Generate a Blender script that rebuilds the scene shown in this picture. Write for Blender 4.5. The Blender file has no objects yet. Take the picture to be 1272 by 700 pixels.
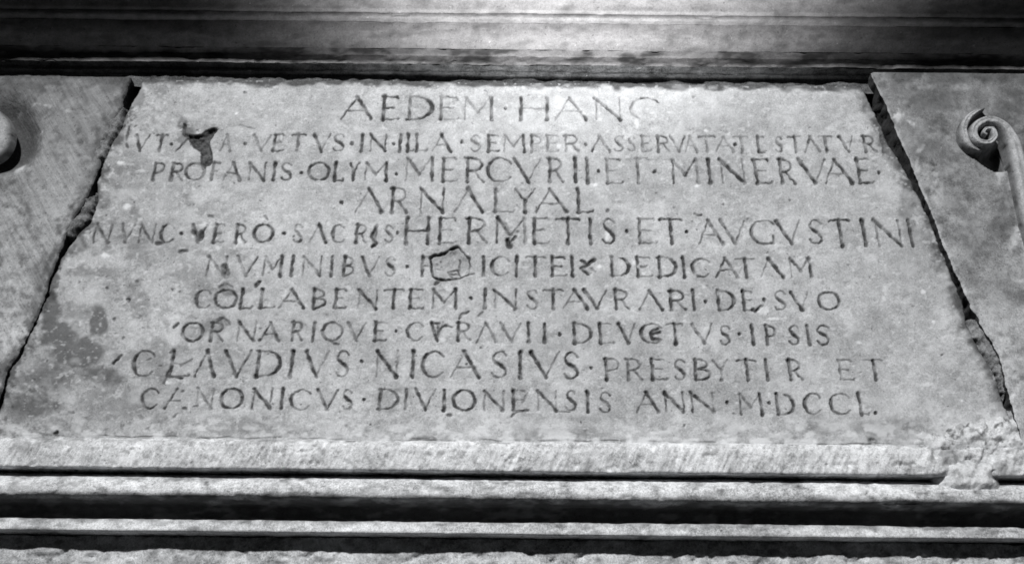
import bpy, math, random
import numpy as np
rng = np.random.default_rng(7)
random.seed(7)

# ------------------------------------------------------------------ camera
PITCH = math.radians(28.0); ROLL = math.radians(0.54)
FPX = 1200.0; CX, CY = 636.0, 350.0
DIST = 1.06
F_ = np.array([0, math.cos(PITCH), math.sin(PITCH)])
U0 = np.array([0, -math.sin(PITCH), math.cos(PITCH)]); R0 = np.array([1.0, 0, 0])
R_ = math.cos(ROLL)*R0 + math.sin(ROLL)*U0
U_ = -math.sin(ROLL)*R0 + math.cos(ROLL)*U0
CAM = np.array([0.0, -DIST, -DIST*math.tan(PITCH)])      # looks at the wall's origin (0,0,0)

scn = bpy.context.scene
col = scn.collection
from mathutils import Matrix
cd = bpy.data.cameras.new('camera'); cam = bpy.data.objects.new('camera', cd); col.objects.link(cam)
cd.sensor_width = 36.0; cd.lens = 36.0*FPX/1272.0; cd.clip_start = 0.01; cd.clip_end = 100
m = Matrix.Identity(4)
for i in range(3):
    m[i][0] = R_[i]; m[i][1] = U_[i]; m[i][2] = -F_[i]; m[i][3] = CAM[i]
cam.matrix_world = m
scn.camera = cam

# ------------------------------------------------------------------ light
w = bpy.data.worlds.new('World'); scn.world = w; w.use_nodes = True
w.node_tree.nodes['Background'].inputs[0].default_value = (0.95, 0.98, 1.0, 1)
w.node_tree.nodes['Background'].inputs[1].default_value = 0.02

def lamp(name, kind, loc, target, energy, **kw):
    l = bpy.data.lights.new(name, kind); l.energy = energy
    for k, v in kw.items(): setattr(l, k, v)
    o = bpy.data.objects.new(name, l); col.objects.link(o)
    from mathutils import Vector
    d = Vector(target) - Vector(loc)
    o.rotation_euler = d.to_track_quat('-Z', 'Y').to_euler(); o.location = loc
    return o
lamp('key_lamp', 'SPOT', (-1.0, -4.05, 2.9), (0.06, 0, -0.05), 1550, spot_size=math.radians(29), spot_blend=1.0, shadow_soft_size=0.13)
lamp('added_low_lamp', 'SPOT', (0.07, -0.38, -0.28), (0.08, -0.40, 0.50), 150, spot_size=math.radians(84), spot_blend=1.0, shadow_soft_size=0.08)  # unseen lamp added to make the bright pool on the cornice

scn.cycles.pixel_filter_type = 'BLACKMAN_HARRIS'; scn.cycles.filter_width = 1.7
vs = scn.view_settings
vs.view_transform = 'Standard'; vs.look = 'None'; vs.exposure = 0; vs.gamma = 1; vs.use_curve_mapping = False

# ------------------------------------------------------------------ helpers
def unproj(px, py, p=0.0):
    """photograph coordinates -> (X, Z) on the plane standing p metres proud of the wall"""
    px = np.asarray(px, float); py = np.asarray(py, float)
    d = (F_*FPX)[None, :] + np.multiply.outer(px.ravel()-CX, R_) + np.multiply.outer(CY-py.ravel(), U_)
    t = (-np.broadcast_to(np.asarray(p, float).ravel(), d[:, 1].shape) - CAM[1])/d[:, 1]
    P = CAM[None, :] + d*t[:, None]
    return P[:, 0].reshape(px.shape), P[:, 2].reshape(px.shape)
def proj(X, Z, p=0.0):
    X = np.asarray(X, float); Z = np.asarray(Z, float)
    Y = -np.broadcast_to(p, X.shape)
    dx, dy, dz = X-CAM[0], Y-CAM[1], Z-CAM[2]
    zc = dx*F_[0]+dy*F_[1]+dz*F_[2]
    return CX+FPX*(dx*R_[0]+dy*R_[1]+dz*R_[2])/zc, CY-FPX*(dx*U_[0]+dy*U_[1]+dz*U_[2])/zc
def rowz(y, p=0.0, x=636): return float(unproj(np.array([x]), np.array([y]), p)[1][0])

def hsh(ix, iy, seed):
    n = (ix.astype(np.int64)*374761393 + iy.astype(np.int64)*668265263 + seed*1274126177) & 0x7fffffff
    n = ((n ^ (n >> 13))*1274126177) & 0x7fffffff
    n = ((n ^ (n >> 15))*668265263) & 0x7fffffff
    return ((n ^ (n >> 14)) & 0xffff)/65535.0
def vnoise(x, y, seed=0):
    ix = np.floor(x); iy = np.floor(y); fx = x-ix; fy = y-iy
    fx = fx*fx*(3-2*fx); fy = fy*fy*(3-2*fy)
    a = hsh(ix, iy, seed); b = hsh(ix+1, iy, seed); c = hsh(ix, iy+1, seed); d = hsh(ix+1, iy+1, seed)
    return (a*(1-fx)+b*fx)*(1-fy) + (c*(1-fx)+d*fx)*fy
def fbm(x, y, oct=4, seed=0, gain=0.5):
    s = 0; a = 1; t = 0
    for k in range(oct):
        s = s + a*vnoise(x*2**k+17.3*k, y*2**k-9.1*k, seed+k); t += a; a *= gain
    return s/t - 0.5
def sst(a, b, x):
    t = np.clip((x-a)/(b-a), 0, 1); return t*t*(3-2*t)

def mesh_np(name, co, quads, mat, parent=None, attrs=None, smooth=True, tris=None):
    me = bpy.data.meshes.new(name)
    nq = len(quads); nt = 0 if tris is None else len(tris)
    me.vertices.add(len(co)); me.vertices.foreach_set('co', np.ascontiguousarray(co, np.float32).ravel())
    me.loops.add(nq*4+nt*3)
    idx = np.asarray(quads, np.int32).ravel()
    if nt: idx = np.concatenate([idx, np.asarray(tris, np.int32).ravel()])
    me.loops.foreach_set('vertex_index', idx)
    me.polygons.add(nq+nt)
    st = np.arange(nq)*4
    if nt: st = np.concatenate([st, nq*4+np.arange(nt)*3])
    me.polygons.foreach_set('loop_start', st.astype(np.int32))
    me.update(calc_edges=True)
    me.polygons.foreach_set('use_smooth', np.full(nq+nt, smooth))
    if attrs:
        for k, v in attrs.items():
            a = me.attributes.new(k, 'FLOAT', 'POINT'); a.data.foreach_set('value', np.ascontiguousarray(v, np.float32).ravel())
    me.materials.append(mat)
    me.validate()
    o = bpy.data.objects.new(name, me); col.objects.link(o)
    if parent is not None: o.parent = parent
    return o
def gridq(nr, nc, flip=False):
    i = np.arange(nr-1)[:, None]*nc + np.arange(nc-1)[None, :]
    q = np.stack([i, i+1, i+nc+1, i+nc], -1).reshape(-1, 4)
    return q[:, ::-1] if flip else q
def tag(o, label=None, cat=None, group=None, kind=None):
    if cat and not kind: kind = 'thing'
    for k, v in (('label', label), ('category', cat), ('group', group), ('kind', kind)):
        if v: o[k] = v
    return o

# ------------------------------------------------------------------ materials
def stone(name, base, dark=0.035, pale=0.72, mott=0.35, scale=1.0, rough=0.85, bump=0.35, streak=None, spec=0.3, blot=0.0, coat=0.0, tint=(0.985, 1.0, 1.02)):
    mt = bpy.data.materials.new(name); mt.use_nodes = True
    nt = mt.node_tree; N = nt.nodes; L = nt.links
    bs = N['Principled BSDF']; bs.inputs['Roughness'].default_value = rough
    bs.inputs['Specular IOR Level'].default_value = spec
    if coat: bs.inputs['Coat Weight'].default_value = coat; bs.inputs['Coat Roughness'].default_value = 0.38
    tc = N.new('ShaderNodeTexCoord')
    def noise(sc, det=6, ro=0.6, vec=None):
        n = N.new('ShaderNodeTexNoise'); n.inputs['Scale'].default_value = sc*scale; n.inputs['Detail'].default_value = det
        n.inputs['Roughness'].default_value = ro; L.new(vec or tc.outputs['Object'], n.inputs['Vector']); return n.outputs['Fac']
    def mth(op, a, b, c=None):
        n = N.new('ShaderNodeMath'); n.operation = op
        for i, v in enumerate((a, b, c)):
            if v is None: continue
            if isinstance(v, (int, float)): n.inputs[i].default_value = v
            else: L.new(v, n.inputs[i])
        return n.outputs[0]
    def remap(v, a, b, c, d):
        n = N.new('ShaderNodeMapRange'); n.interpolation_type = 'SMOOTHSTEP'
        L.new(v, n.inputs[0])
        for i, q in enumerate((a, b, c, d)): n.inputs[1+i].default_value = q
        return n.outputs[0]
    big = noise(9, 5, 0.6); mid = noise(60, 7, 0.7); fine = noise(420, 4, 0.75); vf = noise(1400, 2, 0.6)
    f = mth('ADD', remap(big, .36, .64, -.45, .45), remap(mid, .38, .62, -.5, .5))
    f = mth('ADD', f, remap(fine, .34, .66, -.75, .75))
    f = mth('ADD', f, remap(vf, .34, .66, -.6, .6))
    if streak:
        mp = N.new('ShaderNodeMapping'); mp.inputs['Rotation'].default_value = (0, math.radians(streak[0]), 0)
        L.new(tc.outputs['Object'], mp.inputs['Vector'])
        mp2 = N.new('ShaderNodeMapping'); mp2.inputs['Scale'].default_value = (1, 1, streak[1]); L.new(mp.outputs[0], mp2.inputs['Vector'])
        sk = noise(streak[2], 4, 0.6, mp2.outputs[0]); f = mth('ADD', f, mth('MULTIPLY', remap(sk, .3, .7, -.6, .6), streak[3]))
    val = mth('MULTIPLY', mth('ADD', mth('MULTIPLY', f, mott), 1.0), base)
    # dark blotches of weathering
    if blot:
        bl = noise(26, 8, 0.68); val = mth('MULTIPLY', val, remap(bl, .50, .68, 1.0, 1.0-blot))
    # pinholes and lime flecks
    ph = noise(260, 2, 0.5); val = mth('MULTIPLY', val, remap(ph, .27, .34, .55, 1.0))
    fl = noise(190, 3, 0.55); val = mth('ADD', val, remap(fl, .69, .76, 0.0, .22))
    ga = N.new('ShaderNodeAttribute'); ga.attribute_name = 'grime_shade'  # dirt, and in places shade painted into the colour
    pa = N.new('ShaderNodeAttribute'); pa.attribute_name = 'pale'
    gm = mth('MULTIPLY', ga.outputs['Fac'], remap(fine, .25, .6, .8, 1.0))
    val = mth('ADD', mth('MULTIPLY', val, mth('SUBTRACT', 1.0, gm)), mth('MULTIPLY', gm, dark))
    val = mth('ADD', mth('MULTIPLY', val, mth('SUBTRACT', 1.0, pa.outputs['Fac'])), mth('MULTIPLY', pa.outputs['Fac'], pale))
    cmb = N.new('ShaderNodeCombineColor')
    for i in range(3): L.new(mth('MULTIPLY', val, tint[i]), cmb.inputs[i])
    L.new(cmb.outputs[0], bs.inputs['Base Color'])
    bp = N.new('ShaderNodeBump'); bp.inputs['Strength'].default_value = bump; bp.inputs['Distance'].default_value = 0.0015
    hh = mth('ADD', mth('MULTIPLY', mid, 1.0), mth('MULTIPLY', fine, .8)); hh = mth('ADD', hh, mth('MULTIPLY', remap(ph, .25, .36, 0, 1), .35))
    if streak: hh = mth('ADD', hh, mth('MULTIPLY', sk, 1.2*streak[3]))
    L.new(hh, bp.inputs['Height']); L.new(bp.outputs[0], bs.inputs['Normal'])
    return mt
M_slab = stone('grey_limestone', 0.405, mott=0.24, bump=0.45, dark=0.018)
M_left = stone('tooled_limestone', 0.385, mott=0.22, bump=0.7, streak=(35, 0.06, 230, 1.3), blot=0.3)
M_right = stone('stained_limestone', 0.36, mott=0.34, bump=0.6, blot=0.5)
M_vol = stone('carved_limestone', 0.42, mott=0.26, bump=0.7)
M_sill = stone('pale_limestone', 0.54, mott=0.30, bump=0.6, dark=0.04, streak=(-22, 0.12, 200, .95))
M_torus = stone('worn_limestone', 0.56, mott=0.38, bump=0.6, dark=0.04)
M_low = stone('rough_limestone', 0.45, mott=0.42, bump=0.8, dark=0.04, blot=0.45)
M_corn = stone('dark_stone', 0.20, mott=0.22, bump=0.35, rough=0.6, spec=0.3, dark=0.03, streak=(0, 4.0, 34, 0.12), coat=0.0, blot=.25, tint=(1.0, .985, 1.0))  # plain dark base colour of the cornice bands
M_strip = stone('shade_black_stone', 0.10, mott=0.5, bump=0.5, rough=.95, spec=0.05, dark=0.02)  # near-black colour stands in for shade in the gap above the slab
M_mortar = stone('pale_mortar', 0.60, mott=0.30, bump=0.9, dark=0.06)
M_fill = stone('grey_mortar', 0.17, mott=0.5, bump=1.0, dark=0.03)
M_wall = stone('rubble_core', 0.045, mott=0.3, bump=1.0)

# ------------------------------------------------------------------ inscription strokes (traced in photograph coordinates)
VPX, VPY = CX+FPX/math.tan(PITCH)*math.sin(ROLL), CY-FPX/math.tan(PITCH)
def arc(cx, cy, rx, ry, a0, a1, n=9):
    return [(cx+rx*math.cos(math.radians(a0+(a1-a0)*i/(n-1))), cy-ry*math.sin(math.radians(a0+(a1-a0)*i/(n-1)))) for i in range(n)]
K, T = 1.0, 0.5     # thick and thin strokes
S_up = [(.93, .16), (.75, .03), (.5, 0), (.25, .05), (.1, .2)]
S_sp = [(.1, .2), (.14, .33), (.4, .46), (.7, .57), (.92, .73), (.88, .87)]
S_lo = [(.88, .87), (.7, .98), (.42, 1.0), (.15, .95), (.03, .84)]
G = {
 'A': [([(0, 1), (.48, 0)], T), ([(.46, 0), (1, 1)], K), ([(.22, .62), (.74, .62)], T)],
 'B': [([(.08, 0), (.08, 1)], K), (arc(.1, .24, .72, .24, 90, -90), T+.15), (arc(.1, .73, .88, .27, 90, -90), T+.25)],
 'C': [(arc(.6, .5, .6, .5, 35, 110, 6), T), (arc(.6, .5, .6, .5, 110, 245, 10), K), (arc(.6, .5, .6, .5, 245, 320, 6), T)],
 'D': [([(.1, 0), (.1, 1)], K), ([(0, 0), (.3, 0), (.55, .03)], T), (arc(.3, .5, .7, .5, 68, -68, 10), K), ([(0, 1), (.3, 1), (.55, .97)], T)],
 'E': [([(.1, 0), (.1, 1)], K), ([(0, 0), (.85, 0), (.9, .06)], T), ([(.1, .48), (.7, .48)], T), ([(0, 1), (.93, 1), (1, .94)], T)],
 'F': [([(.1, 0), (.1, 1)], K), ([(0, 0), (.95, 0)], T), ([(.1, .5), (.75, .5)], T)],
 'G': [(arc(.6, .5, .6, .5, 40, 110, 6), T), (arc(.6, .5, .6, .5, 110, 235, 10), K), (arc(.6, .5, .6, .5, 235, 300, 6), T+.2), ([(.97, .65), (.97, .97)], T+.2)],
 'H': [([(.06, 0), (.06, 1)], K), ([(.94, 0), (.94, 1)], K), ([(.06, .5), (.94, .5)], T)],
 'I': [([(.5, 0), (.5, 1)], K)],
 'L': [([(.1, 0), (.1, 1)], K), ([(0, 1), (.95, 1), (1, .93)], T)],
 'M': [([(.06, 0), (.04, 1)], T), ([(.06, 0), (.5, .68)], K), ([(.5, .68), (.92, 0)], T), ([(.94, 0), (.98, 1)], K)],
 'N': [([(.06, 0), (.06, 1)], T), ([(.02, 0), (.95, 1)], K), ([(.95, 0), (.95, 1)], T)],
 'O': [(arc(.5, .5, .5, .5, 80, 280, 14), K*.9), (arc(.5, .5, .5, .5, 100, -80, 14), K*.9)],
 'P': [([(.12, 0), (.12, 1)], K), ([(0, 0), (.3, 0)]+arc(.4, .28, .6, .28, 90, -90, 8)+[(.15, .56)], T+.15)],
 'Q': [(arc(.5, .5, .5, .5, 80, 280, 14), K*.9), (arc(.5, .5, .5, .5, 100, -80, 14), K*.8), ([(.45, .97), (.62, 1.17), (.85, 1.2)], T+.2)],
 'R': [([(.12, 0), (.12, 1)], K), ([(0, 0), (.3, 0)]+arc(.38, .26, .5, .26, 90, -90, 8)+[(.15, .52)], T+.2), ([(.5, .52), (.75, .82), (1, 1)], T+.3)],
 'S': [(S_up, T), (S_sp, K), (S_lo, T)],
 'T': [([(0, .03), (.08, 0), (.92, 0), (1, .04)], T), ([(.5, 0), (.5, 1)], K)],
 'V': [([(0, 0), (.54, 1)], K), ([(1, 0), (.52, 1)], T)],
 'Y': [([(0, 0), (.5, .52)], T+.2), ([(1, 0), (.5, .52)], T), ([(.5, .5), (.5, 1)], K)],
}
ROWS = [  # (origin x, origin y, zoom, top, bottom, letters: char x0 x1 darkness of each stroke)
 (420,110,6.36,68,245,"A 25 280 785;E 340 490 9787;D 540 750 6598;E 795 960 7624;M 990 1225 4447;. 1272 999 0"),
 (620,110,6.36,72,245,". 52 155 8;H 160 395 872;A 440 690 261;N 750 970 574;C 1040 1240 640"),
 (140,155,6.36,80,208,"V 160 290 86;T 320 440 77;. 460 150 9;A 505 690 800;A 850 950 623;. 1045 147 8;V 1100 1252 35"),
 (320,155,6.36,80,208,"E 115 220 7748;T 255 385 76;V 435 575 75;S 600 690 597;. 742 147 8;I 825 0 9;N 880 1025 587;. 1075 150 6;I 1128 0 9;L 1178 1240 86;L 1245 1350 75"),
 (520,155,6.36,82,208,"A 110 260 484;. 342 133 8;S 410 490 565;E 545 640 8567;M 670 840 5457;P 885 965 84;E 1010 1110 5434;R 1150 1270 444"),
 (720,155,6.36,90,210,". 48 152 8;A 90 240 720;S 275 350 575;S 385 440 245;E 485 570 5463;R 605 715 764;V 720 840 37;A 830 930 515;T 935 1080 74;A 1070 1220 642;. 1232 152 9"),
 (910,155,6.36,94,215,"T 10 140 13;E 190 265 6608;S 340 400 666;T 440 550 56;A 560 690 220;T 680 800 67;V 845 970 63;R 1020 1140 764;I 1185 0 4"),
 (180,190,6.36,80,215,"P 50 165 77;R 190 320 984;O 320 475 76;F 520 600 675;A 620 775 587;N 810 965 687;I 1022 0 8;S 1075 1165 598;. 1237 155 8"),
 (370,190,6.36,80,215,"O 85 250 99;L 280 370 98;Y 400 485 899;M 520 710 6669;. 778 165 9"),
 (370,190,6.36,40,222,"M 845 1075 5737;E 1135 1265 7655"),
 (560,190,6.36,42,228,"R 110 265 886;C 290 460 785;V 500 710 85;R 765 890 746;I 985 0 9;I 1080 0 8;. 1167 143 9"),
 (740,190,6.36,47,236,"E 75 215 5736;T 240 430 26;. 465 150 9;M 595 820 8394;I 900 0 9;N 975 1190 694"),
 (910,190,6.36,50,238,"E 160 315 7966;R 355 495 778;V 515 760 74;A 705 950 785;E 965 1120 8568;. 1158 153 9"),
 (410,225,6.36,58,245,". 90 167 9;A 200 425 380;R 470 620 867;N 705 910 687;A 985 1210 380"),
 (580,225,6.36,65,245,"L 210 375 75;Y 380 540 668;A 545 790 676;L 865 1000 87;. 1110 235 5"),
 (100,265,6.36,87,228,"N 90 255 978;V 300 430 55;N 445 600 766;C 630 730 496;. 795 155 9;V 865 1000 98;E 1040 1150 9535"),
 (290,265,6.36,90,230,"R 5 110 955;O 160 315 98;. 400 162 9;S 475 550 567;A 600 745 390;C 780 870 585;R 955 1060 863;I 1125 0 5;S 1195 1262 577"),
 (480,265,6.36,40,236,". 90 155 8;H 140 345 888;E 405 560 8613;R 630 800 876;M 862 1105 8862;E 1155 1290 8563"),
 (660,265,6.36,45,238,"T 195 385 98;I 465 0 9;S 560 665 698;. 755 143 9;E 835 995 7532;T 1010 1200 98;. 1225 145 9"),
 (840,265,6.36,55,240,"A 165 375 675;V 350 560 66;G 590 775 5787;V 790 1000 85;S 1045 1160 678"),
 (960,265,6.36,55,255,"T 440 630 88;I 722 0 8;N 790 1035 676;I 1090 0 8"),
 (240,305,6.36,88,238,"N 95 275 858;V 330 510 58;M 545 715 6468;I 785 0 9;N 855 1025 556;I 1095 0 8;B 1180 1280 856"),
 (420,305,6.36,90,240,"V 175 325 73;S 375 455 575;. 545 163 9;F 655 730 754;I 1150 0 8"),
 (600,305,6.36,93,240,"C 70 195 584;I 265 0 8;T 340 490 68;E 535 660 8874;I 705 0 9;D 1000 1160 8095"),
 (780,305,12.72,188,490,"E 120 390 9664;D 460 770 8687;I 880 0 8"),
 (820,305,6.36,100,245,"C 255 380 687;A 430 620 866;T 595 760 69;A 780 970 390;M 1015 1205 2758"),
 (230,350,6.36,60,206,"C 80 195 495;O 235 410 98;L 425 550 97;L 580 725 87;A 740 950 586;B 1000 1125 869;E 1175 1280 9857"),
 (420,350,6.36,63,210,"N 150 320 297;T 360 520 79;E 555 685 9747;M 740 940 6768;. 1050 135 9;I 1160 0 8"),
 (600,350,6.36,66,212,"N 85 270 478;S 350 435 376;T 475 635 79;A 635 825 592;V 800 980 87;R 1030 1155 967"),
 (780,350,6.36,70,220,"A 85 275 680;R 320 460 986;I 520 0 9;. 617 150 9;D 695 850 8695;E 900 1000 9857;. 1078 140 8;S 1160 1250 376"),
 (860,350,6.36,80,218,"V 775 935 83;O 995 1165 98"),
 (210,390,6.36,65,210,"O 100 270 99;R 310 440 875;N 530 695 576;A 710 885 866;R 960 1065 675;I 1145 0 8"),
 (390,390,6.36,68,210,"Q 65 225 877;V 260 410 37;E 470 585 8237;. 650 135 9;C 740 850 494;V 925 1020 84;R 1125 1240 965"),
 (570,390,6.36,73,222,"A 140 300 730;V 330 490 64;I 550 0 9;I 678 0 9;. 800 155 9"),
 (690,390,6.36,78,230,"D 135 285 8393;E 340 465 8304;V 500 635 84;C 675 830 685;T 875 1020 69;V 1080 1250 66"),
 (860,390,6.36,90,238,"S 220 305 698;. 372 155 8;I 478 0 9;P 570 670 97;S 765 845 698;I 918 0 9;S 980 1090 789"),
 (140,430,6.36,35,235,"C 158 318 895;L 430 640 86;A 645 830 880;V 865 1100 78;D 1115 1336 9494"),
 (330,430,6.36,38,240,"I 205 0 8;V 300 505 84;S 555 665 885;. 757 118 9;N 865 1055 493;I 1165 0 9"),
 (510,430,6.36,43,245,"C 95 250 895;A 320 545 494;S 640 765 687;I 865 0 8;V 950 1175 96"),
 (690,430,6.36,50,250,"S 65 185 899;. 283 167 8"),
 (690,430,6.36,100,262,"P 385 505 96;R 555 690 665;E 750 885 8656;S 940 1030 796;B 1090 1235 948"),
 (860,430,5.088,86,210,"Y 130 235 745;T 280 415 79;I 472 0 7;R 600 700 977;E 915 1030 5565;T 1085 1220 58"),
 (160,470,6.36,78,236,"C 100 225 888;A 280 460 802;N 520 680 435;O 725 900 89;N 965 1140 887;I 1210 0 8"),
 (340,470,6.36,88,245,"C 130 280 675;V 335 510 78;S 545 625 686;. 712 167 9;D 820 985 8577;I 1045 0 6;V 1115 1280 86"),
 (520,470,6.36,95,250,"I 205 0 8;O 275 445 88;N 510 680 677;E 740 850 8345;N 935 1095 175;S 1165 1245 695"),
 (700,470,6.36,108,262,"I 190 0 8;S 285 375 677;A 575 755 685;N 795 960 988;N 1000 1200 875"),
 (880,470,5.78,108,255,". 135 170 8;M 215 395 7528;. 437 172 8;D 475 625 7094;C 690 800 785;C 875 1010 587;L 1070 1160 82;. 1200 245 9"),
]
SS = 2.0; MX0, MX1, MY0, MY1 = -140, 1412, 80, 620
MW, MH = int((MX1-MX0)*SS), int((MY1-MY0)*SS)
groove = np.zeros((MH, MW), np.float32); grim = np.zeros((MH, MW), np.float32); gid = np.zeros((MH, MW), np.int32)
def seg_draw(p0, p1, w0, w1, s, idn, depth=1.0):
    """V-cut segment from p0 to p1 (photograph px)"""
    pad = max(w0, w1)+2.0
    x0 = max(int((min(p0[0], p1[0])-pad-MX0)*SS), 0); x1 = min(int((max(p0[0], p1[0])+pad-MX0)*SS)+1, MW)
    y0 = max(int((min(p0[1], p1[1])-pad-MY0)*SS), 0); y1 = min(int((max(p0[1], p1[1])+pad-MY0)*SS)+1, MH)
    if x1 <= x0 or y1 <= y0: return
    gx = MX0+(np.arange(x0, x1)+.5)/SS; gy = MY0+(np.arange(y0, y1)+.5)/SS
    X, Y = np.meshgrid(gx, gy)
    dx, dy = p1[0]-p0[0], p1[1]-p0[1]; L2 = dx*dx+dy*dy+1e-9
    t = np.clip(((X-p0[0])*dx+(Y-p0[1])*dy)/L2, 0, 1)
    d = np.hypot(X-p0[0]-t*dx, Y-p0[1]-t*dy); hw = (w0+(w1-w0)*t)/2
    g = np.clip(1-d/(hw+.35), 0, 1)*hw*depth*(0.35+0.65*s)
    gr = s*(1-sst(hw*.5, hw+.65, d))
    sub = groove[y0:y1, x0:x1]; sg = grim[y0:y1, x0:x1]; si = gid[y0:y1, x0:x1]
    if idn > 0:
        upd = (g > sub) & (d < hw+.5); si[upd] = idn
    np.maximum(sub, g, out=sub); np.maximum(sg, gr, out=sg)
def stroke(pts, w, s, idn, flare=1.35, depth=1.0, swell=False):
    n = len(pts)-1
    cum = [0]
    for i in range(n): cum.append(cum[-1]+math.hypot(pts[i+1][0]-pts[i][0], pts[i+1][1]-pts[i][1]))
    tot = cum[-1]+1e-6
    k = max(3, int(tot/1.8))
    a = random.uniform(0, 6.28)
    def at(u):
        u = min(max(u, 0), tot)
        for i in range(n):
            if u <= cum[i+1] or i == n-1:
                f = (u-cum[i])/(cum[i+1]-cum[i]+1e-9); return (pts[i][0]+(pts[i+1][0]-pts[i][0])*f, pts[i][1]+(pts[i+1][1]-pts[i][1])*f)
    def wd(u):
        if swell: return w*(.5+.72*math.sin(math.pi*min(max(u/tot, 0), 1))**1.2)
        e = min(u, tot-u); return w*(1+(flare-1)*max(0, 1-e/3.5))*(1+.13*math.sin(u*.45+a))
    for j in range(k):
        u0, u1 = tot*j/k, tot*(j+1)/k
        ss = s*(0.86+0.2*math.sin(a*2+u0*.33))
        seg_draw(at(u0), at(u1), wd(u0), wd(u1), min(max(ss, .06), 1), idn, depth)
letters = []     # (id, char)
for ox, oy, zm, zt, zb, txt in ROWS:
    for it in txt.split(';'):
        c, a, b, d = it.split(); a = float(a); b = float(b)
        if c == '.':
            if b == 999: continue
            idn = len(letters)+1; letters.append((idn, c))
            x, y = ox+a/zm, oy+b/zm; s = int(d)/9
            for q in range(4):
                an = q*math.pi/4+random.uniform(-.2, .2); seg_draw((x-1.0*math.cos(an), y-1.0*math.sin(an)), (x+1.0*math.cos(an), y+1.0*math.sin(an)), 2.6, 2.6, s, idn, 1.3)
            continue
        idn = len(letters)+1; letters.append((idn, c))
        y0, y1 = oy+zt/zm, oy+zb/zm; h = y1-y0
        if c == 'I': a, b = a-2, a+2
        xa, xb = ox+a/zm, ox+b/zm; xm = (xa+xb)/2; ym = (y0+y1)/2
        lean = (VPX-xm)/(ym-VPY)             # vertical strokes run to the vanishing point
        if c in 'COQGS': lean *= .5
        wdt = max((xb-xa)-abs(lean)*h*(.6 if c in 'COQGS' else 1), 1)
        thick = 2.3+h*0.056
        for (pts, kw), ch in zip(G[c], d):
            s = int(ch)/9.0
            if s < .05: continue
            s = max(s, .5)
            if c in 'RB' and len(pts) != 2: s = max(s, .68)
            P = [(xm+(px-.5)*wdt+(0.5-py)*h*lean+random.uniform(-.25, .25), y0+py*h+random.uniform(-.25, .25)) for px, py in pts]
            ww = thick*(kw if kw >= .9 else .62 if kw <= .5 else .78)*(.76+.34*s)
            stroke(P, ww*(.9 if kw < .9 else 1), min(1, max(.42, 1.08*s**1.1)), idn, swell=(c in 'CODQGS' and kw >= .9*.9 and len(pts) > 4))
            if c in 'IHTLEFPRBDNM' and kw >= .9 and abs(pts[0][0]-pts[-1][0]) < .12 and s > .3:   # serifs on upright stems
                for q in (P[0], P[-1]):
                    sl = h*random.uniform(.05, .085); seg_draw((q[0]-sl, q[1]), (q[0]+sl, q[1]), 1.0, 1.0, s*.7, idn)
NLET = len(letters)
print('letters', NLET)
def zs(ox, oy, zm, pts): return [(ox+x/zm, oy+y/zm) for x, y in pts]
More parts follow.
